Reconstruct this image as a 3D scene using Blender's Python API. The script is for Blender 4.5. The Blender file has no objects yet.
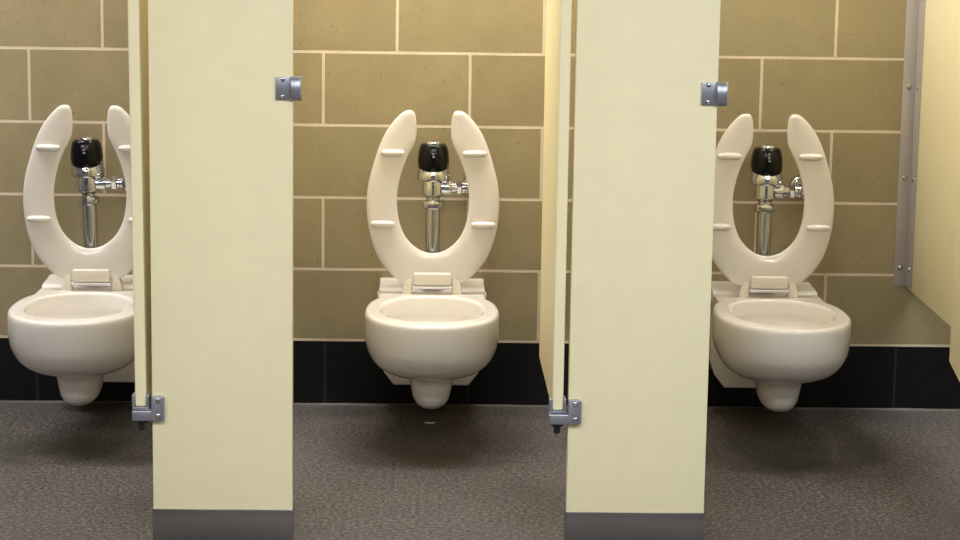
import bpy, bmesh, math, random
from mathutils import Vector, Matrix
random.seed(4)
PI = math.pi
C = bpy.context.scene.collection
scene = bpy.context.scene

# ------------------------------------------------------------------ helpers
def srgb(r, g, b):
    f = lambda v: (v/255/12.92) if v/255 <= .04045 else ((v/255+.055)/1.055)**2.4
    return (f(r), f(g), f(b), 1)

class MB:
    """collects shapes in one bmesh"""
    def __init__(self): self.bm = bmesh.new()
    def merge(self, o, M=None):
        me = bpy.data.meshes.new('t'); o.to_mesh(me); o.free()
        if M is not None: me.transform(M)
        self.bm.from_mesh(me); bpy.data.meshes.remove(me); return self
    def box(self, x0, x1, y0, y1, z0, z1, bev=0, seg=3, M=None):
        b = bmesh.new(); bmesh.ops.create_cube(b, size=1)
        for v in b.verts:
            v.co = Vector(((x0+x1)/2+v.co.x*(x1-x0), (y0+y1)/2+v.co.y*(y1-y0), (z0+z1)/2+v.co.z*(z1-z0)))
        if bev: bmesh.ops.bevel(b, geom=b.edges[:], offset=bev, segments=seg, profile=.5, affect='EDGES')
        return self.merge(b, M)
    def lathe(self, prof, n=32, M=None, facet=None):
        """prof: (r, z) list from bottom to top, closed at both ends"""
        b = bmesh.new(); rings = []
        for r, z in prof:
            rings.append([b.verts.new((r*math.cos(2*PI*k/n), r*math.sin(2*PI*k/n), z)) for k in range(n)])
        for a, c in zip(rings, rings[1:]):
            for k in range(n): b.faces.new((a[k], a[(k+1) % n], c[(k+1) % n], c[k]))
        b.faces.new(rings[0][::-1]); b.faces.new(rings[-1])
        return self.merge(b, M)
    def loft(self, rings, M=None, cap=True, closed=True):
        b = bmesh.new(); R = [[b.verts.new(p) for p in r] for r in rings]
        n = len(R[0])
        for a, c in zip(R, R[1:]):
            for k in range(n if closed else n-1): b.faces.new((a[k], a[(k+1) % n], c[(k+1) % n], c[k]))
        if cap: b.faces.new(R[0][::-1]); b.faces.new(R[-1])
        bmesh.ops.recalc_face_normals(b, faces=b.faces[:])
        return self.merge(b, M)
    def prism(self, pts, axis, a, c, bev=0, seg=2, M=None):
        """2-D outline extruded along an axis; pts hold the two other coordinates in xyz order"""
        b = bmesh.new()
        def mk(p, v):
            q = list(p); q.insert(axis, v); return b.verts.new(q)
        A = [mk(p, a) for p in pts]; B = [mk(p, c) for p in pts]; n = len(pts)
        b.faces.new(A); b.faces.new(B[::-1])
        for k in range(n): b.faces.new((A[k], B[k], B[(k+1) % n], A[(k+1) % n]))
        bmesh.ops.recalc_face_normals(b, faces=b.faces[:])
        if bev: bmesh.ops.bevel(b, geom=b.edges[:], offset=bev, segments=seg, profile=.5, affect='EDGES')
        return self.merge(b, M)
    def mesh(self, name, mat, smooth=40):
        me = bpy.data.meshes.new(name)
        bmesh.ops.recalc_face_normals(self.bm, faces=self.bm.faces[:])
        if smooth:
            a = math.radians(smooth)
            for f in self.bm.faces: f.smooth = True
            for e in self.bm.edges:
                if len(e.link_faces) == 2 and e.calc_face_angle(0) > a: e.smooth = False
        self.bm.to_mesh(me); self.bm.free(); me.materials.append(mat); return me
    def build(self, name, mat, parent=None, smooth=40):
        return link(name, self.mesh(name, mat, smooth), parent)

def link(name, me, parent=None):
    o = bpy.data.objects.new(name, me); C.objects.link(o)
    if parent: o.parent = parent
    return o

def tag(o, label=None, cat=None, group=None, kind=None):
    for k, v in (('label', label), ('category', cat), ('group', group), ('kind', kind)):
        if v: o[k] = v
    return o

def thing(name, label, cat, loc, rz=0, group=None):
    o = bpy.data.objects.new(name, None); C.objects.link(o); o.empty_display_size = .05
    o.location = loc; o.rotation_euler = (0, 0, rz)
    return tag(o, label, cat, group)

def dup(root, loc, label, rz=None):
    def rec(o, par):
        c = o.copy(); C.objects.link(c)
        if par: c.parent = par
        for ch in kids.get(o.name, []): rec(ch, c)
        return c
    kids = {}
    for o in list(C.objects):
        if o.parent: kids.setdefault(o.parent.name, []).append(o)
    r = rec(root, None); r.location = loc; r['label'] = label
    if rz is not None: r.rotation_euler = (0, 0, rz)
    return r

# ------------------------------------------------------------------ materials
def newmat(name):
    m = bpy.data.materials.new(name); m.use_nodes = True
    nt = m.node_tree; b = nt.nodes['Principled BSDF']
    return m, nt, b
def node(nt, t, **kw):
    n = nt.nodes.new(t)
    for k, v in kw.items():
        if k in n.inputs: n.inputs[k].default_value = v
        else: setattr(n, k, v)
    return n
def L(nt, a, b): nt.links.new(a, b)
def ramp(nt, src, stops):
    r = nt.nodes.new('ShaderNodeValToRGB'); e = r.color_ramp.elements
    e[0].position, e[0].color = stops[0]; e[1].position, e[1].color = stops[-1]
    for p, c in stops[1:-1]:
        q = e.new(p); q.color = c
    L(nt, src, r.inputs[0]); return r
def mix(nt, fac, a, b, mode='MIX'):
    n = nt.nodes.new('ShaderNodeMix'); n.data_type = 'RGBA'; n.blend_type = mode
    if hasattr(fac, 'is_output'): L(nt, fac, n.inputs[0])
    else: n.inputs[0].default_value = fac
    for i, v in ((6, a), (7, b)):
        if hasattr(v, 'is_output'): L(nt, v, n.inputs[i])
        else: n.inputs[i].default_value = v
    return n.outputs[2]

def mat_simple(name, col, rough=.4, metal=0, bump=0, bscale=60, var=.0, vscale=8, coat=0):
    m, nt, b = newmat(name)
    b.inputs['Roughness'].default_value = rough; b.inputs['Metallic'].default_value = metal
    b.inputs['Coat Weight'].default_value = coat
    tc = node(nt, 'ShaderNodeTexCoord')
    n1 = node(nt, 'ShaderNodeTexNoise', Scale=vscale, Detail=4.0); L(nt, tc.outputs['Object'], n1.inputs['Vector'])
    d = tuple(max(0, c*(1-var)) for c in col[:3])+(1,); u = tuple(min(1, c*(1+var)) for c in col[:3])+(1,)
    r = ramp(nt, n1.outputs[0], [(.3, d), (.7, u)]); L(nt, r.outputs[0], b.inputs['Base Color'])
    if bump:
        n2 = node(nt, 'ShaderNodeTexNoise', Scale=bscale, Detail=3.0); L(nt, tc.outputs['Object'], n2.inputs['Vector'])
        bp = node(nt, 'ShaderNodeBump', Strength=bump, Distance=.002); L(nt, n2.outputs[0], bp.inputs['Height'])
        L(nt, bp.outputs[0], b.inputs['Normal'])
    return m

ZB, XJ = .187, -.292          # top of the black base course, one joint of the block courses
def mat_block(name):
    m, nt, b = newmat(name)
    tc = node(nt, 'ShaderNodeTexCoord'); sx = node(nt, 'ShaderNodeSeparateXYZ'); L(nt, tc.outputs['Object'], sx.inputs[0])
    ax = node(nt, 'ShaderNodeMath', operation='ADD'); L(nt, sx.outputs[0], ax.inputs[0]); ax.inputs[1].default_value = -XJ+20*.4064
    az = node(nt, 'ShaderNodeMath', operation='ADD'); L(nt, sx.outputs[2], az.inputs[0]); az.inputs[1].default_value = -ZB
    cb = node(nt, 'ShaderNodeCombineXYZ'); L(nt, ax.outputs[0], cb.inputs[0]); L(nt, az.outputs[0], cb.inputs[1])
    br = node(nt, 'ShaderNodeTexBrick')
    L(nt, cb.outputs[0], br.inputs['Vector'])
    br.offset = .5; br.offset_frequency = 2
    for k, v in dict(Scale=1.0).items(): br.inputs[k].default_value = v
    br.inputs['Mortar Size'].default_value = .0046; br.inputs['Mortar Smooth'].default_value = .25
    br.inputs['Brick Width'].default_value = .4064; br.inputs['Row Height'].default_value = .2032; br.inputs['Bias'].default_value = 0
    br.inputs['Color1'].default_value = srgb(154, 140, 106); br.inputs['Color2'].default_value = srgb(160, 147, 111)
    br.inputs['Mortar'].default_value = srgb(218, 202, 178)
    # dark aggregate specks and soft mottling
    n1 = node(nt, 'ShaderNodeTexNoise', Scale=9.0, Detail=6.0, Roughness=.65); L(nt, tc.outputs['Object'], n1.inputs['Vector'])
    r1 = ramp(nt, n1.outputs[0], [(.3, (.9, .9, .88, 1)), (.7, (1.07, 1.06, 1.07, 1))])
    c = mix(nt, 1.0, br.outputs['Color'], r1.outputs[0], 'MULTIPLY')
    v = node(nt, 'ShaderNodeTexVoronoi', Scale=60.0); L(nt, tc.outputs['Object'], v.inputs['Vector'])
    n2 = node(nt, 'ShaderNodeTexNoise', Scale=38.0, Detail=1.0); L(nt, tc.outputs['Object'], n2.inputs['Vector'])
    rv = ramp(nt, v.outputs['Distance'], [(.06, (1, 1, 1, 1)), (.24, (0, 0, 0, 1))])
    rn = ramp(nt, n2.outputs[0], [(.53, (0, 0, 0, 1)), (.6, (1, 1, 1, 1))])
    sp = mix(nt, 1.0, rv.outputs[0], rn.outputs[0], 'MULTIPLY')
    inv = node(nt, 'ShaderNodeMath', operation='SUBTRACT'); inv.inputs[0].default_value = 1; L(nt, br.outputs['Fac'], inv.inputs[1])
    sp2 = node(nt, 'ShaderNodeMath', operation='MULTIPLY'); L(nt, sp, sp2.inputs[0]); L(nt, inv.outputs[0], sp2.inputs[1])
    sp3 = node(nt, 'ShaderNodeMath', operation='MULTIPLY'); L(nt, sp2.outputs[0], sp3.inputs[0]); sp3.inputs[1].default_value = .5
    c = mix(nt, sp3.outputs[0], c, srgb(92, 74, 42))
    n3 = node(nt, 'ShaderNodeTexNoise', Scale=260.0, Detail=2.0); L(nt, tc.outputs['Object'], n3.inputs['Vector'])
    r3 = ramp(nt, n3.outputs[0], [(.3, (.9, .9, .9, 1)), (.7, (1.08, 1.08, 1.08, 1))])
    c = mix(nt, 1.0, c, r3.outputs[0], 'MULTIPLY')
    L(nt, c, b.inputs['Base Color']); b.inputs['Roughness'].default_value = .55
    hm = node(nt, 'ShaderNodeMath', operation='MULTIPLY'); L(nt, br.outputs['Fac'], hm.inputs[0]); hm.inputs[1].default_value = -1
    bp = node(nt, 'ShaderNodeBump', Strength=.5, Distance=.004); L(nt, hm.outputs[0], bp.inputs['Height']); L(nt, bp.outputs[0], b.inputs['Normal'])
    return m

def mat_base():
    m, nt, b = newmat('black_glazed_block')
    tc = node(nt, 'ShaderNodeTexCoord'); sx = node(nt, 'ShaderNodeSeparateXYZ'); L(nt, tc.outputs['Object'], sx.inputs[0])
    a = node(nt, 'ShaderNodeMath', operation='ADD'); L(nt, sx.outputs[0], a.inputs[0]); a.inputs[1].default_value = -XJ+.2032+20*.4064-.006
    f = node(nt, 'ShaderNodeMath', operation='PINGPONG'); L(nt, a.outputs[0], f.inputs[0]); f.inputs[1].default_value = .2032
    # distance to the nearest joint, 16 inches apart
    r = ramp(nt, f.outputs[0], [(.0, (0, 0, 0, 1)), (1, (1, 1, 1, 1))])
    g = node(nt, 'ShaderNodeMath', operation='GREATER_THAN'); L(nt, f.outputs[0], g.inputs[0]); g.inputs[1].default_value = .2032-.0032
    v = node(nt, 'ShaderNodeTexNoise', Scale=150.0, Detail=3.0); L(nt, tc.outputs['Object'], v.inputs['Vector'])
    rv = ramp(nt, v.outputs[0], [(.6, srgb(12, 12, 13)), (.72, srgb(26, 27, 28)), (.78, srgb(64, 64, 64))])
    L(nt, mix(nt, g.outputs[0], rv.outputs[0], srgb(46, 44, 42)), b.inputs['Base Color'])
    b.inputs['Roughness'].default_value = .5; b.inputs['Specular IOR Level'].default_value = .25
    return m

def mat_floor():
    m, nt, b = newmat('speckled_floor')
    tc = node(nt, 'ShaderNodeTexCoord'); P = tc.outputs['Object']
    n1 = node(nt, 'ShaderNodeTexNoise', Scale=95.0, Detail=7.0, Roughness=.85); L(nt, P, n1.inputs['Vector'])
    r1 = ramp(nt, n1.outputs[0], [(.38, srgb(18, 16, 15)), (.5, srgb(69, 64, 61)), (.62, srgb(133, 125, 119))])
    n2 = node(nt, 'ShaderNodeTexNoise', Scale=3.5, Detail=5.0); L(nt, P, n2.inputs['Vector'])
    r2 = ramp(nt, n2.outputs[0], [(.3, (.8, .79, .78, 1)), (.7, (1.12, 1.1, 1.09, 1))])
    c = mix(nt, 1.0, r1.outputs[0], r2.outputs[0], 'MULTIPLY')
    # drip stains in front of the bowls and grime along the base
    nd = node(nt, 'ShaderNodeTexNoise', Scale=9.0, Detail=5.0, Roughness=.62); L(nt, P, nd.inputs['Vector'])
    for x, y, rx, ry, col, amt in ((.955, -.69, .15, .10, srgb(52, 46, 16), .95), (.93, -.60, .34, .25, srgb(66, 60, 48), .6),
                                   (-.93, -.56, .30, .20, srgb(60, 56, 36), .75), (.02, -.58, .26, .16, srgb(66, 60, 46), .6),
                                   (.05, -.33, .42, .22, srgb(66, 60, 54), .4), (1.22, -.5, .25, .25, srgb(74, 68, 62), .4)):
        mp = node(nt, 'ShaderNodeMapping'); mp.vector_type = 'TEXTURE'
        mp.inputs['Location'].default_value = (x, y, 0); mp.inputs['Scale'].default_value = (rx, ry, 1); L(nt, P, mp.inputs['Vector'])
        le = node(nt, 'ShaderNodeVectorMath', operation='LENGTH'); L(nt, mp.outputs[0], le.inputs[0])
        ad = node(nt, 'ShaderNodeMath', operation='MULTIPLY_ADD'); L(nt, nd.outputs[0], ad.inputs[0]); ad.inputs[1].default_value = 2.6; L(nt, le.outputs['Value'], ad.inputs[2])
        mr = node(nt, 'ShaderNodeMapRange'); mr.interpolation_type = 'SMOOTHSTEP'; L(nt, ad.outputs[0], mr.inputs[0])
        mr.inputs[1].default_value = 1.2; mr.inputs[2].default_value = 2.5; mr.inputs[3].default_value = amt; mr.inputs[4].default_value = 0
        c = mix(nt, mr.outputs[0], c, mix(nt, .55, col, mix(nt, 1.0, c, col, 'MULTIPLY')))
    L(nt, c, b.inputs['Base Color']); b.inputs['Roughness'].default_value = .62
    bp = node(nt, 'ShaderNodeBump', Strength=.25, Distance=.001); L(nt, n1.outputs[0], bp.inputs['Height']); L(nt, bp.outputs[0], b.inputs['Normal'])
    return m

M_block = mat_block('ground_face_block')
M_base = mat_base()
M_floor = mat_floor()
M_paint = mat_simple('painted_wall', srgb(118, 115, 110), .7, var=.02)
M_ceil = mat_simple('ceiling_paint', srgb(225, 222, 214), .8, var=.01)
M_china = mat_simple('vitreous_china', srgb(232, 226, 218), .07, var=.008, vscale=5, coat=.3)
M_seat = mat_simple('seat_plastic', srgb(217, 210, 200), .08, var=.006, coat=.4)
M_hinge = mat_simple('hinge_plastic', srgb(222, 214, 197), .22, var=.006)
M_chrome = mat_simple('chrome', (.60, .61, .64, 1), .06, 1, var=.01)
M_black = mat_simple('black_plastic', (.003, .003, .0035, 1), .16, var=.1)
M_black.node_tree.nodes['Principled BSDF'].inputs['Specular IOR Level'].default_value = .28
M_pin = mat_simple('satin_steel', srgb(214, 208, 208), .38, .8, var=.02)
M_panel = mat_simple('cream_panel_finish', srgb(247, 236, 195), .42, bump=.06, bscale=240, var=.02, vscale=14)
M_edge = mat_simple('panel_edge_finish', srgb(226, 222, 190), .5, bump=.05, bscale=200, var=.02, vscale=20)
M_steel = mat_simple('brushed_steel', srgb(152, 148, 146), .24, .9, bump=.5, bscale=14, var=.06, vscale=6)
M_zinc = mat_simple('satin_zinc', srgb(165, 167, 178), .36, .75, var=.04, vscale=30)
M_alum = mat_simple('satin_aluminium', srgb(186, 179, 175), .5, .3, var=.03, vscale=4)
M_screw = mat_simple('screw_steel', srgb(190, 186, 178), .25, 1, var=.03)
M_nylon = mat_simple('black_nylon', (.015, .015, .017, 1), .4, var=.1)
M_water = mat_simple('toilet_water', srgb(215, 212, 200), .03, var=.005)
M_glint = mat_simple('white_glint', srgb(225, 222, 216), .6, var=.02)

# ------------------------------------------------------------------ room shell
def quad_wall(name, x0, x1, y0, y1, z0, z1, m):
    return tag(MB().box(x0, x1, y0, y1, z0, z1).build(name, m, None, 0), kind='structure')
XL, XR, YF, H = -3.4, 4.6, -7.4, 2.42
quad_wall('floor', XL-.1, XR+.1, YF-.1, .1, -.1, 0, M_floor)
quad_wall('ceiling', XL-.1, XR+.1, YF-.1, .1, H, H+.1, M_ceil)
quad_wall('wall_back', XL-.1, XR+.1, 0, .1, 0, H, M_block)
quad_wall('wall_left', XL-.1, XL, YF-.1, 0, 0, H, M_paint)
quad_wall('wall_right', XR, XR+.1, YF-.1, 0, 0, H, M_paint)
quad_wall('wall_front', XL-.1, XR+.1, YF-.1, YF, 0, H, M_paint)
# black base course: flush face with a thin mortar bed above and a ragged sealant bead at the floor
quad_wall('baseboard_back', XL, XR, -.003, 0, .004, ZB-.004, M_base)
b = MB()
N = 420; top = []
pts = []
for i in range(N+1):
    x = XL+(XR-XL)*i/N
    h = .0022+.0012*math.sin(i*.31)+.0012*random.random()
    pts.append([(x, -.003, h), (x, -.009, h*.6), (x, -.016-.003*random.random(), .0006)])
b.loft(pts, cap=False, closed=False)
M_seal = mat_simple('floor_sealant', srgb(104, 98, 94), .7, var=.15, vscale=40)
tag(b.build('trim_1', M_seal, None, 30), kind='structure')

# ------------------------------------------------------------------ toilets
def sgnpow(v, p): return math.copysign(abs(v)**p, v)
def egg(w, yf, yb, z, n=72, yc=-.42):
    """bowl plan: rounded front, squarer rounded back"""
    r = []
    for k in range(n):
        a = 2*PI*k/n; c, q = math.cos(a), math.sin(a)
        e = .95 if c > 0 else .80
        r.append((w*sgnpow(q, e), yc+(yf-yc)*sgnpow(c, .95) if c > 0 else yc+(yb-yc)*abs(c)**e, z))
    return r
def spline(rows, m):
    """Catmull-Rom through tuples"""
    out = []
    for i in range(len(rows)-1):
        p = [rows[max(0, min(len(rows)-1, i+d))] for d in (-1, 0, 1, 2)]
        for q in range(m):
            t = q/m
            out.append(tuple(.5*(2*b_+(c-a)*t+(2*a-5*b_+4*c-d)*t*t+(3*b_-a-3*c+d)*t**3) for a, b_, c, d in zip(*p)))
    return out+[rows[-1]]
def oval(w, y0, y1, z, n=72, e=.85):
    yc = (y0+y1)/2; h = (y1-y0)/2
    return [(w*sgnpow(math.sin(2*PI*k/n), e), yc-h*sgnpow(math.cos(2*PI*k/n), e), z) for k in range(n)]

def bake(me_src, mods, mat, name):
    o = link('temporary', me_src)
    for t, kw in mods:
        md = o.modifiers.new(t, t)
        for k, v in kw.items(): setattr(md, k, v)
    dg = bpy.context.evaluated_depsgraph_get()
    me = bpy.data.meshes.new_from_object(o.evaluated_get(dg)); me.name = name
    me.materials.clear(); me.materials.append(mat)
    for p in me.polygons: p.use_smooth = True
    bpy.data.objects.remove(o); return me

def bowl_mesh():
    mb = MB()
    lev = [(.181, .03, -.455), (.183, .066, -.497), (.1895, .102, -.54), (.202, .131, -.578), (.2175, .150, -.605), (.238, .1635, -.628),
           (.262, .1725, -.647), (.29, .1765, -.657), (.315, .1775, -.661), (.335, .1775, -.662), (.346, .1765, -.661), (.352, .1735, -.6585), (.355, .1685, -.654)]
    rings = [egg(w, yf, -.165, z) for z, w, yf in spline(lev, 3)]
    n = len(rings[0])
    inner = [(.355, .1405, -.6015, -.2145), (.3535, .137, -.598, -.218), (.349, .1345, -.5955, -.2205), (.335, .1335, -.594, -.2215), (.316, .133, -.593, -.222),
             (.310, .139, -.597, -.217), (.302, .141, -.599, -.215), (.28, .130, -.588, -.222), (.25, .112, -.56, -.24), (.232, .085, -.51, -.27), (.222, .05, -.46, -.31)]
    def inn(z, w, yf, yb):
        # same point count as egg(), full oval
        m = n; pts = []
        for k in range(m):
            a = 2*PI*k/m
            pts.append((w*sgnpow(math.sin(a), .93), (yf+yb)/2+(yf-yb)/2*sgnpow(math.cos(a), .93), z))
        return pts
    rings += [inn(*q) for q in inner]
    mb.loft(rings)
    # deck, raised ledge and wall plate
    mb.prism([(-.1455, .36), (-.1455, .16), (-.132, .122), (-.104, .085), (.104, .085), (.132, .122), (.1455, .16), (.1455, .36)], 1, 0, -.125)
    mb.prism([(-.1455, 0), (-.1455, -.25), (-.125, -.262), (-.09, -.215), (0, -.19), (.09, -.215), (.125, -.262), (.1455, -.25), (.1455, 0)], 2, .29, .3545)
    mb.prism([(0, .33), (0, .3685), (-.024, .3685), (-.032, .367), (-.122, .3625), (-.1345, .3595), (-.138, .352), (-.138, .33)], 0, -.1465, .1465)
    # neck between wall plate and bowl
    mb.loft([oval(.10, -.20, -.05, .15, e=.5), oval(.12, -.20, -.05, .33, e=.5)])
    # trap foot
    ft = [(.198, .066, -.508, -.22), (.185, .0635, -.512, -.24), (.165, .0585, -.507, -.26), (.144, .055, -.50, -.27), (.123, .051, -.49, -.275), (.108, .045, -.478, -.28),
          (.0975, .036, -.462, -.29), (.092, .024, -.445, -.305), (.0905, .012, -.43, -.32)]
    mb.loft([oval(w, a, c, z, e=.8) for z, w, a, c in ft])
    src = mb.mesh('bowl_source', M_china, 0)
    return bake(src, [('REMESH', dict(mode='VOXEL', voxel_size=.003, use_smooth_shade=True)), ('SMOOTH', dict(factor=.5, iterations=5))], M_china, 'bowl')

# seat outline, measured left half from tip to the middle of the back (outer point, inner point)
SEAT = [((409, 111.3), (409.4, 111.3)), ((406, 111.6), (411.6, 111.9)), ((402.5, 113.2), (413.7, 113.8)), ((398.5, 116.4), (415.1, 117.4)), ((392, 123.5), (415.9, 124.5)),
        ((384.6, 134.6), (416.0, 133)), ((378.6, 148), (414.6, 143)), ((373, 165.5), (407.4, 158)), ((368.8, 182), (400.8, 175.8)), ((366.7, 200.8), (397.3, 197.6)),
        ((367.8, 222), (398.9, 218.5)), ((372, 241.7), (404, 233.5)), ((378, 257), (410.8, 242.8)), ((386.5, 269), (418.5, 248.9)), ((394.5, 277), (423.5, 251.3)),
        ((403, 282.6), (427, 252.4)), ((415, 285), (430, 252.9)), ((433, 285), (433, 253.1))]
LEAN = math.radians(4.0)
SZ, SX, HY = .002735, 1/366, -.183
def seat_pt(px, py, t):
    """t: offset along the seat's thickness, negative towards the camera"""
    u = (px-433)*SX; h = (285-py)*SZ
    return Vector((u, HY+h*math.tan(LEAN)+t, .379+h))
def seat_mesh():
    pts = [(Vector(a), Vector(c)) for a, c in SEAT]
    full = pts+[(Vector((866-a.x, a.y)), Vector((866-c.x, c.y))) for a, c in pts[-2::-1]]
    dense = []
    for i in range(len(full)-1):
        p0, p1, p2, p3 = (full[max(0, min(len(full)-1, i+d))] for d in (-1, 0, 1, 2))
        for s in range(4):
            t = s/4
            def cr(k):
                a, b_, c, d = p0[k], p1[k], p2[k], p3[k]
                return .5*((2*b_)+(c-a)*t+(2*a-5*b_+4*c-d)*t*t+(3*b_-a-3*c+d)*t**3)
            dense.append((cr(0), cr(1)))
    dense.append(full[-1])
    rings = []; m = 28
    for o, i in dense:
        mid = (o+i)/2; h = (o-i)/2
        L_ = h.length
        th = .0115*min(1, (L_/7)**.6)
        ring = []
        for k in range(m):
            a = 2*PI*k/m
            q = mid+h*sgnpow(math.cos(a), .82); ring.append(seat_pt(q.x, q.y, th*sgnpow(math.sin(a), .82)))
        rings.append(ring)
    mb = MB(); mb.loft(rings)
    return mb.mesh('toilet_seat', M_seat, 60)

def make_toilet():
    t = thing('toilet', '', 'toilet', (0, 0, 0), 0, 'row of wall-hung toilets')
    link('bowl', bowl_mesh(), t)
    s = link('toilet_seat', seat_mesh(), t)
    for px, py in ((392.3, 153.4), (473.9, 153.4), (383, 224), (483.2, 224)):
        c = seat_pt(px, py, -.0115)
        w = .0325; rings = []
        for k in range(15):
            a = -PI/2+PI*k/14; r = max(.001, math.cos(a)**.45)
            rings.append([(c.x+w*math.sin(a), c.y+.0125*r*math.cos(2*PI*j/16), c.z+.0095*r*math.sin(2*PI*j/16)) for j in range(16)])
        MB().loft(rings).build('bumper', M_seat, s)
    # hinge: block on the seat, pin and the two horn-shaped posts
    MB().box(-.0505, .0505, -.205, -.172, .3815, .4145, .004).build('hinge_block', M_hinge, t)
    MB().lathe([(.001, -.053), (.0055, -.0525), (.0055, .0525), (.001, .053)], 20, Matrix.Translation((0, -.197, .3745)) @ Matrix.Rotation(PI/2, 4, 'Y')).build('hinge_pin', M_pin, t)
    for sx in (-1, 1):
        prof = [(.0535, .402), (.0535, .353), (.0825, .353), (.081, .370), (.077, .384), (.071, .395), (.063, .401)]
        mb = MB(); mb.prism([(sx*x, z) for x, z in prof], 1, -.192, -.162, .005, 3); mb.build('hinge_post', M_hinge, t)
    MB().lathe([(.02, 0), (.083, 0), (.083, .003), (.02, .003)], 40, Matrix.Translation((0, -.4, .214))).build('water', M_water, t)
    # capped bolt covers on the flanks of the wall plate
    for sx in (-1, 1):
        M = Matrix.Translation((sx*.1435, -.1, .335)) @ Matrix.Rotation(sx*PI/2, 4, 'Y')
        MB().lathe([(.013, 0), (.013, .004), (.0105, .0075), (.004, .0085)], 24, M).build('bolt_cover', M_china, t)
    return t
toilet = make_toilet()
toilet.location = (.0150, 0, 0)
toilet['label'] = 'cream wall-hung toilet seen whole in the middle stall, between the two wide pilasters'
tl = dup(toilet, (-.911, 0, 0), 'cream wall-hung toilet in the leftmost stall, its right side cut off by the door edge')
tr = dup(toilet, (.9380, 0, 0), 'cream wall-hung toilet in the right stall, nearest the grey wall bracket and side partition')

for t, dx, dz in ((tl, -.004, .003), (tr, -.006, .002)):      # the seats do not sit quite alike on their bowls
    for o in list(C.objects):
        if o.parent == t and o.name.startswith('toilet_seat'): o.location = (dx, 0, dz)

# ------------------------------------------------------------------ flush valves
def make_valve():
    zb = .389
    t = thing('flush_valve', '', 'flush valve', (0, 0, 0), 0, 'sensor flush valves above the toilets')
    Z = lambda z: Matrix.Translation((0, 0, z-zb))
    MB().lathe([(.02, 0), (.034, 0), (.034, .004), (.027, .012), (.0215, .014)], 36).build('spud_flange', M_chrome, t)
    MB().lathe([(.0205, .004), (.0205, .585-zb)], 36).build('flush_tube', M_chrome, t)
    MB().lathe([(.022, 0), (.0275, .002), (.029, .006), (.029, .017), (.027, .022), (.021, .024)], 12, Z(.581)).build('coupling_nut', M_chrome, t, 20)
    b = MB()
    b.lathe([(.018, .600), (.0185, .612), (.026, .617), (.031, .622), (.031, .652), (.0285, .658), (.03, .663)], 36, Z(0))
    b.lathe([(.0, .0), (.021, .0), (.0215, .030), (.0205, .036), (.015, .038), (.0135, .05)], 28, Z(.64) @ Matrix.Translation((.012, 0, 0)) @ Matrix.Rotation(PI/2, 4, 'Y'))
    b.lathe([(.0, .0), (.011, .0), (.011, .012), (.008, .015)], 20, Z(.665) @ Matrix.Translation((.024, -.022, 0)) @ Matrix.Rotation(PI/2, 4, 'Y'))
    b.build('valve_body', M_chrome, t)
    MB().lathe([(.03, .6595), (.0445, .6605), (.046, .664), (.046, .681), (.0445, .6835), (.0435, .685), (.0435, .705), (.041, .708)], 44, Z(0)).build('locking_ring', M_chrome, t)
    # black sensor cover: rounded hood whose lower front edge bows down
    rings = []
    n = 40
    for z, r, e in ((0, .030, 1), (.004, .038, .95), (.012, .0425, .9), (.028, .0437, .86), (.050, .0418, .86), (.064, .0385, .86), (.071, .0355, .88), (.0745, .031, .92), (.0755, .02, 1)):
        ring = []
        for k in range(n):
            a = 2*PI*k/n; x = r*sgnpow(math.cos(a), e); y = r*sgnpow(math.sin(a), e)*1.04
            sag = -.006*(1-(x/.044)**2) if z < .02 else 0
            ring.append((x, y-.003, .6865-zb+z+(sag if y < 0 else sag*.4)))
        rings.append(ring)
    sc = MB().loft(rings).build('sensor_cover', M_black, t)
    b = MB()
    b.loft([[(.0215*sgnpow(math.cos(2*PI*k/32), .7)*s, -.004+.026*sgnpow(math.sin(2*PI*k/32), .7)*s, .7600-zb+z) for k in range(32)] for z, s in ((-.006, 1), (.006, 1), (.0085, .95), (.0095, .82))])
    b.build('override_button', M_chrome, sc)
    b = MB()
    for dz, dx, w in ((.736, -.0005, .003), (.728, .0005, .003)):
        b.box(dx-w, dx+w, -.0498, -.046, dz-zb-.002, dz-zb+.002, .0008)
    b.build('sensor_eye', M_zinc, sc)
    # supply: tailpiece, hex nut, ribbed ring and angle stop on its wall flange
    RY = Matrix.Rotation(PI/2, 4, 'Y')
    MB().lathe([(.0105, .04), (.0105, .115)], 24, Z(.64) @ RY).build('supply_pipe', M_chrome, t)
    MB().lathe([(.016, .0645), (.0205, .066), (.0205, .0775), (.016, .079)], 6, Z(.64) @ RY @ Matrix.Rotation(.3, 4, 'Z')).build('hex_nut', M_chrome, t, 20)
    MB().lathe([(.012, .079), (.0165, .080), (.0165, .086), (.0145, .0875), (.0165, .089), (.0165, .096), (.013, .098)], 28, Z(.64) @ RY).build('ribbed_ring', M_chrome, t)
    b = MB()
    RX = Matrix.Rotation(-PI/2, 4, 'X')      # local z -> +y, towards the wall
    b.lathe([(.008, -.033), (.017, -.031), (.0215, -.026), (.0235, -.018), (.0235, .02), (.018, .024), (.0145, .03), (.0145, .108)], 32, Z(.64) @ Matrix.Translation((.116, 0, 0)) @ RX)
    b.lathe([(.019, 0), (.019, .026), (.017, .031), (.011, .035), (.004, .0365)], 28, Z(.64) @ Matrix.Translation((.116, 0, 0)))
    b.build('angle_stop', M_chrome, t)
    MB().lathe([(.0146, .098), (.024, .099), (.031, .106), (.033, .1195)], 36, Z(.64) @ Matrix.Translation((.116, 0, 0)) @ RX).build('wall_flange', M_chrome, t)
    return t
valve = make_valve()
valve.location = (.0150, -.12, .389); valve['label'] = 'chrome sensor flush valve with black cap, behind the raised seat in the middle stall'
v = dup(valve, (-.9205, -.12, .389), 'chrome sensor flush valve with black cap, behind the raised seat in the leftmost stall')
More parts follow.
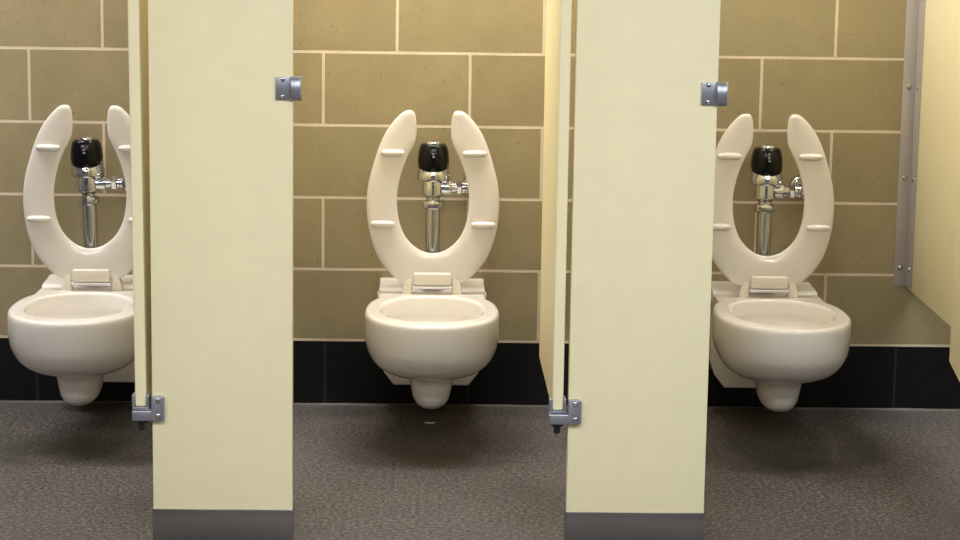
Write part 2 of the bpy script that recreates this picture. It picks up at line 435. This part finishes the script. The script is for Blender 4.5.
v.rotation_euler = (0, math.radians(-1.6), 0)
v = dup(valve, (.9300, -.12, .389), 'chrome sensor flush valve with black cap, behind the raised seat in the right stall')
v.rotation_euler = (0, math.radians(.05), 0)

# ------------------------------------------------------------------ pilasters, doors, partitions
def screw(parent, x, y, z, r=.0048, axis='-Y', mat=None):
    R = {'-Y': Matrix.Rotation(PI/2, 4, 'X'), '-X': Matrix.Rotation(-PI/2, 4, 'Y')}[axis]
    b = MB(); b.lathe([(r*.6, -.001), (r, 0), (r*.97, r*.22), (r*.85, r*.36), (r*.42, r*.44), (r*.34, r*.1)], 16, Matrix.Translation((x, y, z)) @ R)
    return b.build('screw', mat or M_screw, parent, 50)
PW, PT, PY, PH = .3058, .031, -1.3565, 2.05
def make_pilaster():
    t = thing('stall_pilaster', '', 'pilaster', (0, 0, 0), 0, 'stall pilasters')   # origin: left front foot
    MB().box(0, PW, 0, PT, .074, PH, .0022, 2).build('pilaster_panel', M_panel, t)
    sh = MB(); sh.box(-.0018, PW+.0018, -.0018, PT+.0018, 0, .0762, .0016, 2); sh.build('shoe', M_steel, t)
    # pivot bracket: L-shaped cast plate with arm reaching under the door
    hb = MB()
    hb.prism([(-.0425, .277), (.024, .277), (.0275, .2805), (.0275, .3285), (.024, .332), (.0035, .332), (-.0002, .329), (-.0002, .3005), (-.003, .2985), (-.0425, .2985)], 1, -.0115, -.0003, .0014, 2)
    hb.box(-.0425, -.001, -.0115, .028, .280, .2975, .002, 2)
    hb = hb.build('pivot_bracket', M_zinc, t)
    tag(hb, 'cast grey pivot bracket')
    screw(hb, .0145, -.0115, .3232, .0058); screw(hb, .0145, -.0115, .2885, .0058)
    b = MB()
    b.lathe([(.0135, -.005), (.0135, .0015)], 6, Matrix.Translation((-.024, .008, .2745)))
    b.lathe([(.006, -.019), (.0075, -.017), (.0075, 0)], 16, Matrix.Translation((-.024, .008, .272)))
    b.build('pivot_stud', M_nylon, hb)
    # latch keeper on the other edge
    k = MB()
    k.prism([(PW-.0355, .9815), (PW-.001, .9815), (PW-.001, 1.0305), (PW-.0355, 1.0305)], 1, -.005, -.0003, .001, 2)
    prof = []
    for i in range(15):
        a = -1+2*i/14
        prof.append((-.007-.0125*(1-a*a)**.7, 1.006+.0262*a))
    prof = prof+[(.006, 1.0315), (.006, .9805)]
    rings = []
    for x, s in ((PW-.0055, .5), (PW-.003, .92), (PW+.001, 1), (PW+.013, 1), (PW+.018, .93), (PW+.0205, .72)):
        rings.append([(x, y*s if y < 0 else y, 1.006+(z-1.006)*(.94+.06*s)) for y, z in prof])
    k.loft(rings)
    k = k.build('latch_keeper', M_zinc, t, 35)
    for z in (1.0245, .9878): screw(k, PW-.0205, -.005, z, .005)
    return t
pil = make_pilaster()
pil.location = (.3140, PY, 0)
pil['label'] = 'wide cream pilaster between middle and right stalls, on a grey metal shoe'
dup(pil, (-.5967, PY, 0), 'wide cream pilaster between left and middle stalls, on a grey metal shoe')
dup(pil, (1.2520, PY, 0), 'cream pilaster past the right frame edge, carrying the door at far right')

DT, DW, DZ0, DZ1 = .0243, .562, .305, 1.83
def make_door():
    t = thing('stall_door', '', 'stall door', (0, 0, 0), 0, 'open stall doors')       # origin: below the pivot, front bottom corner
    MB().box(-DT/2, DT/2, 0, DW, DZ0, DZ1, .003, 3).build('door_panel', M_panel, t)
    b = MB()
    b.box(-.0182, -.0128, -.006, .03, .303, .331, .0012, 2)
    b.box(.0128, .0182, -.006, .03, .303, .331, .0012, 2)
    b.box(-.0182, .0182, -.006, .03, .2985, .3045, .0012, 2)
    tag(b.build('pivot_shoe', M_zinc, t), 'grey metal pivot shoe')
    return t
door = make_door()
door.location = (.2910, PY+.009, 0)
door['label'] = 'cream stall door swung inward in the middle stall, seen edge-on left of the right pilaster'
dl = dup(door, (-.6205, PY+.009, 0), 'cream stall door swung inward in the leftmost stall, seen edge-on left of the left pilaster')
dl.rotation_euler = (0, math.radians(-.4), 0)
dup(door, (1.2270, PY+.009, 0), 'cream stall door swung inward at the far right frame edge, before the side partition', math.radians(-8.0))

def make_partition(full):
    t = thing('stall_partition', '', 'partition', (0, 0, 0), 0, 'stall side partitions')   # origin: wall line, left face
    MB().box(0, .025, -1.322, -.012, .352, 1.83, .002, 2).build('partition_panel', M_panel, t)
    b = MB()
    b.box(-.0395, -.0005, -.004, -.0003, .36, 1.83, .001, 2)
    b.box(-.0045, -.0005, -.066, -.0003, .36, 1.83, .001, 2)
    b.box(.0255, .0285, -.066, -.0003, .36, 1.83, .001, 2)
    b.box(.0255, .0655, -.004, -.0003, .36, 1.83, .001, 2)
    br = b.build('wall_bracket', M_alum, t)
    tag(br, 'grey metal channel screwed to wall and panel')
    for z in (.412, .667, .923, 1.18, 1.435, 1.69):
        screw(br, -.0225, -.004, z, .0078)
        screw(br, -.0045, -.036, z, .0075, '-X')
    return t
part = make_partition(True)
part.location = (1.3630, 0, 0); part.rotation_euler = (0, 0, math.radians(-1.6))
part['label'] = 'cream side partition at right, held to the wall by a grey metal channel'
dup(part, (.455, 0, 0), 'cream side partition between middle and right stalls, behind the right pilaster', 0)
dup(part, (-.457, 0, 0), 'cream side partition between left and middle stalls, behind the left pilaster', 0)

# small reflected glint on the floor, modelled as a pale crescent mesh
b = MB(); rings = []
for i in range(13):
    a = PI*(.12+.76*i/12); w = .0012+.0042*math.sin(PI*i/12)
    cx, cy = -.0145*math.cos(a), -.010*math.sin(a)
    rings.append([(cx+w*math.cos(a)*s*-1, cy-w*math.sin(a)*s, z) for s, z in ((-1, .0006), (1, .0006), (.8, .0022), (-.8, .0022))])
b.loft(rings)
o = b.build('floor_glint', M_glint); o.location = (.0130, -.212, 0)
tag(o, 'tiny pale crescent modelling a glint on the floor under the middle toilet', 'glint')

# ------------------------------------------------------------------ light
def area(name, x, y, sx, sy, w, col, z=H-.03):
    l = bpy.data.lights.new(name, 'AREA'); l.shape = 'RECTANGLE'; l.size = sx; l.size_y = sy; l.energy = w; l.color = col
    o = bpy.data.objects.new(name, l); C.objects.link(o); o.location = (x, y, z); return o
WARM, NEUT, DAY = (1, .985, .985), (.97, 1, 1.03), (.75, .88, 1)
COOL = (.93, 1, 1.08)
for x, e in ((-1.9, 44), (0, 40), (1.9, 43)): area('stall_lamp', x, -.33, 1.2, .25, e, WARM)
for x, e, c in ((-1.9, 39, (1, .985, .96)), (0, 38, NEUT), (1.9, 58, COOL)): area('aisle_lamp', x, -3.5, 1.2, .3, e, c)
for x in (-1.2, 1.2): area('far_aisle_lamp', x, -5.4, 1.2, .3, 39, NEUT)
area('side_lamp', 3.7, -1.0, .3, 1.2, 6, DAY)
w = bpy.data.worlds.new('world'); scene.world = w; w.use_nodes = True
w.node_tree.nodes['Background'].inputs[0].default_value = (.9, .85, .75, 1); w.node_tree.nodes['Background'].inputs[1].default_value = .05

# ------------------------------------------------------------------ camera
F, CZ, CY, PITCH, YAW, ROLL = 2110.87, 1.36826, -5.87181, .16479, .02554, .01482
cam = bpy.data.cameras.new('camera'); co = bpy.data.objects.new('camera', cam); C.objects.link(co)
cam.sensor_fit = 'HORIZONTAL'; cam.sensor_width = 36; cam.lens = F/960*36; cam.clip_start = .05
fw = Vector((math.sin(YAW)*math.cos(PITCH), math.cos(YAW)*math.cos(PITCH), -math.sin(PITCH)))
rt = Vector((math.cos(YAW), -math.sin(YAW), 0)); up = rt.cross(fw)
r2 = rt*math.cos(ROLL)+up*math.sin(ROLL); u2 = -rt*math.sin(ROLL)+up*math.cos(ROLL)
R = Matrix((r2, u2, -fw)).transposed().to_4x4(); R.translation = Vector((0, CY, CZ))
co.matrix_world = R; scene.camera = co

scene.view_settings.view_transform = 'Standard'; scene.view_settings.look = 'None'
scene.view_settings.gamma = 1; scene.view_settings.use_curve_mapping = False
scene.view_settings.exposure = 0.07
scene.cycles.max_bounces = 8
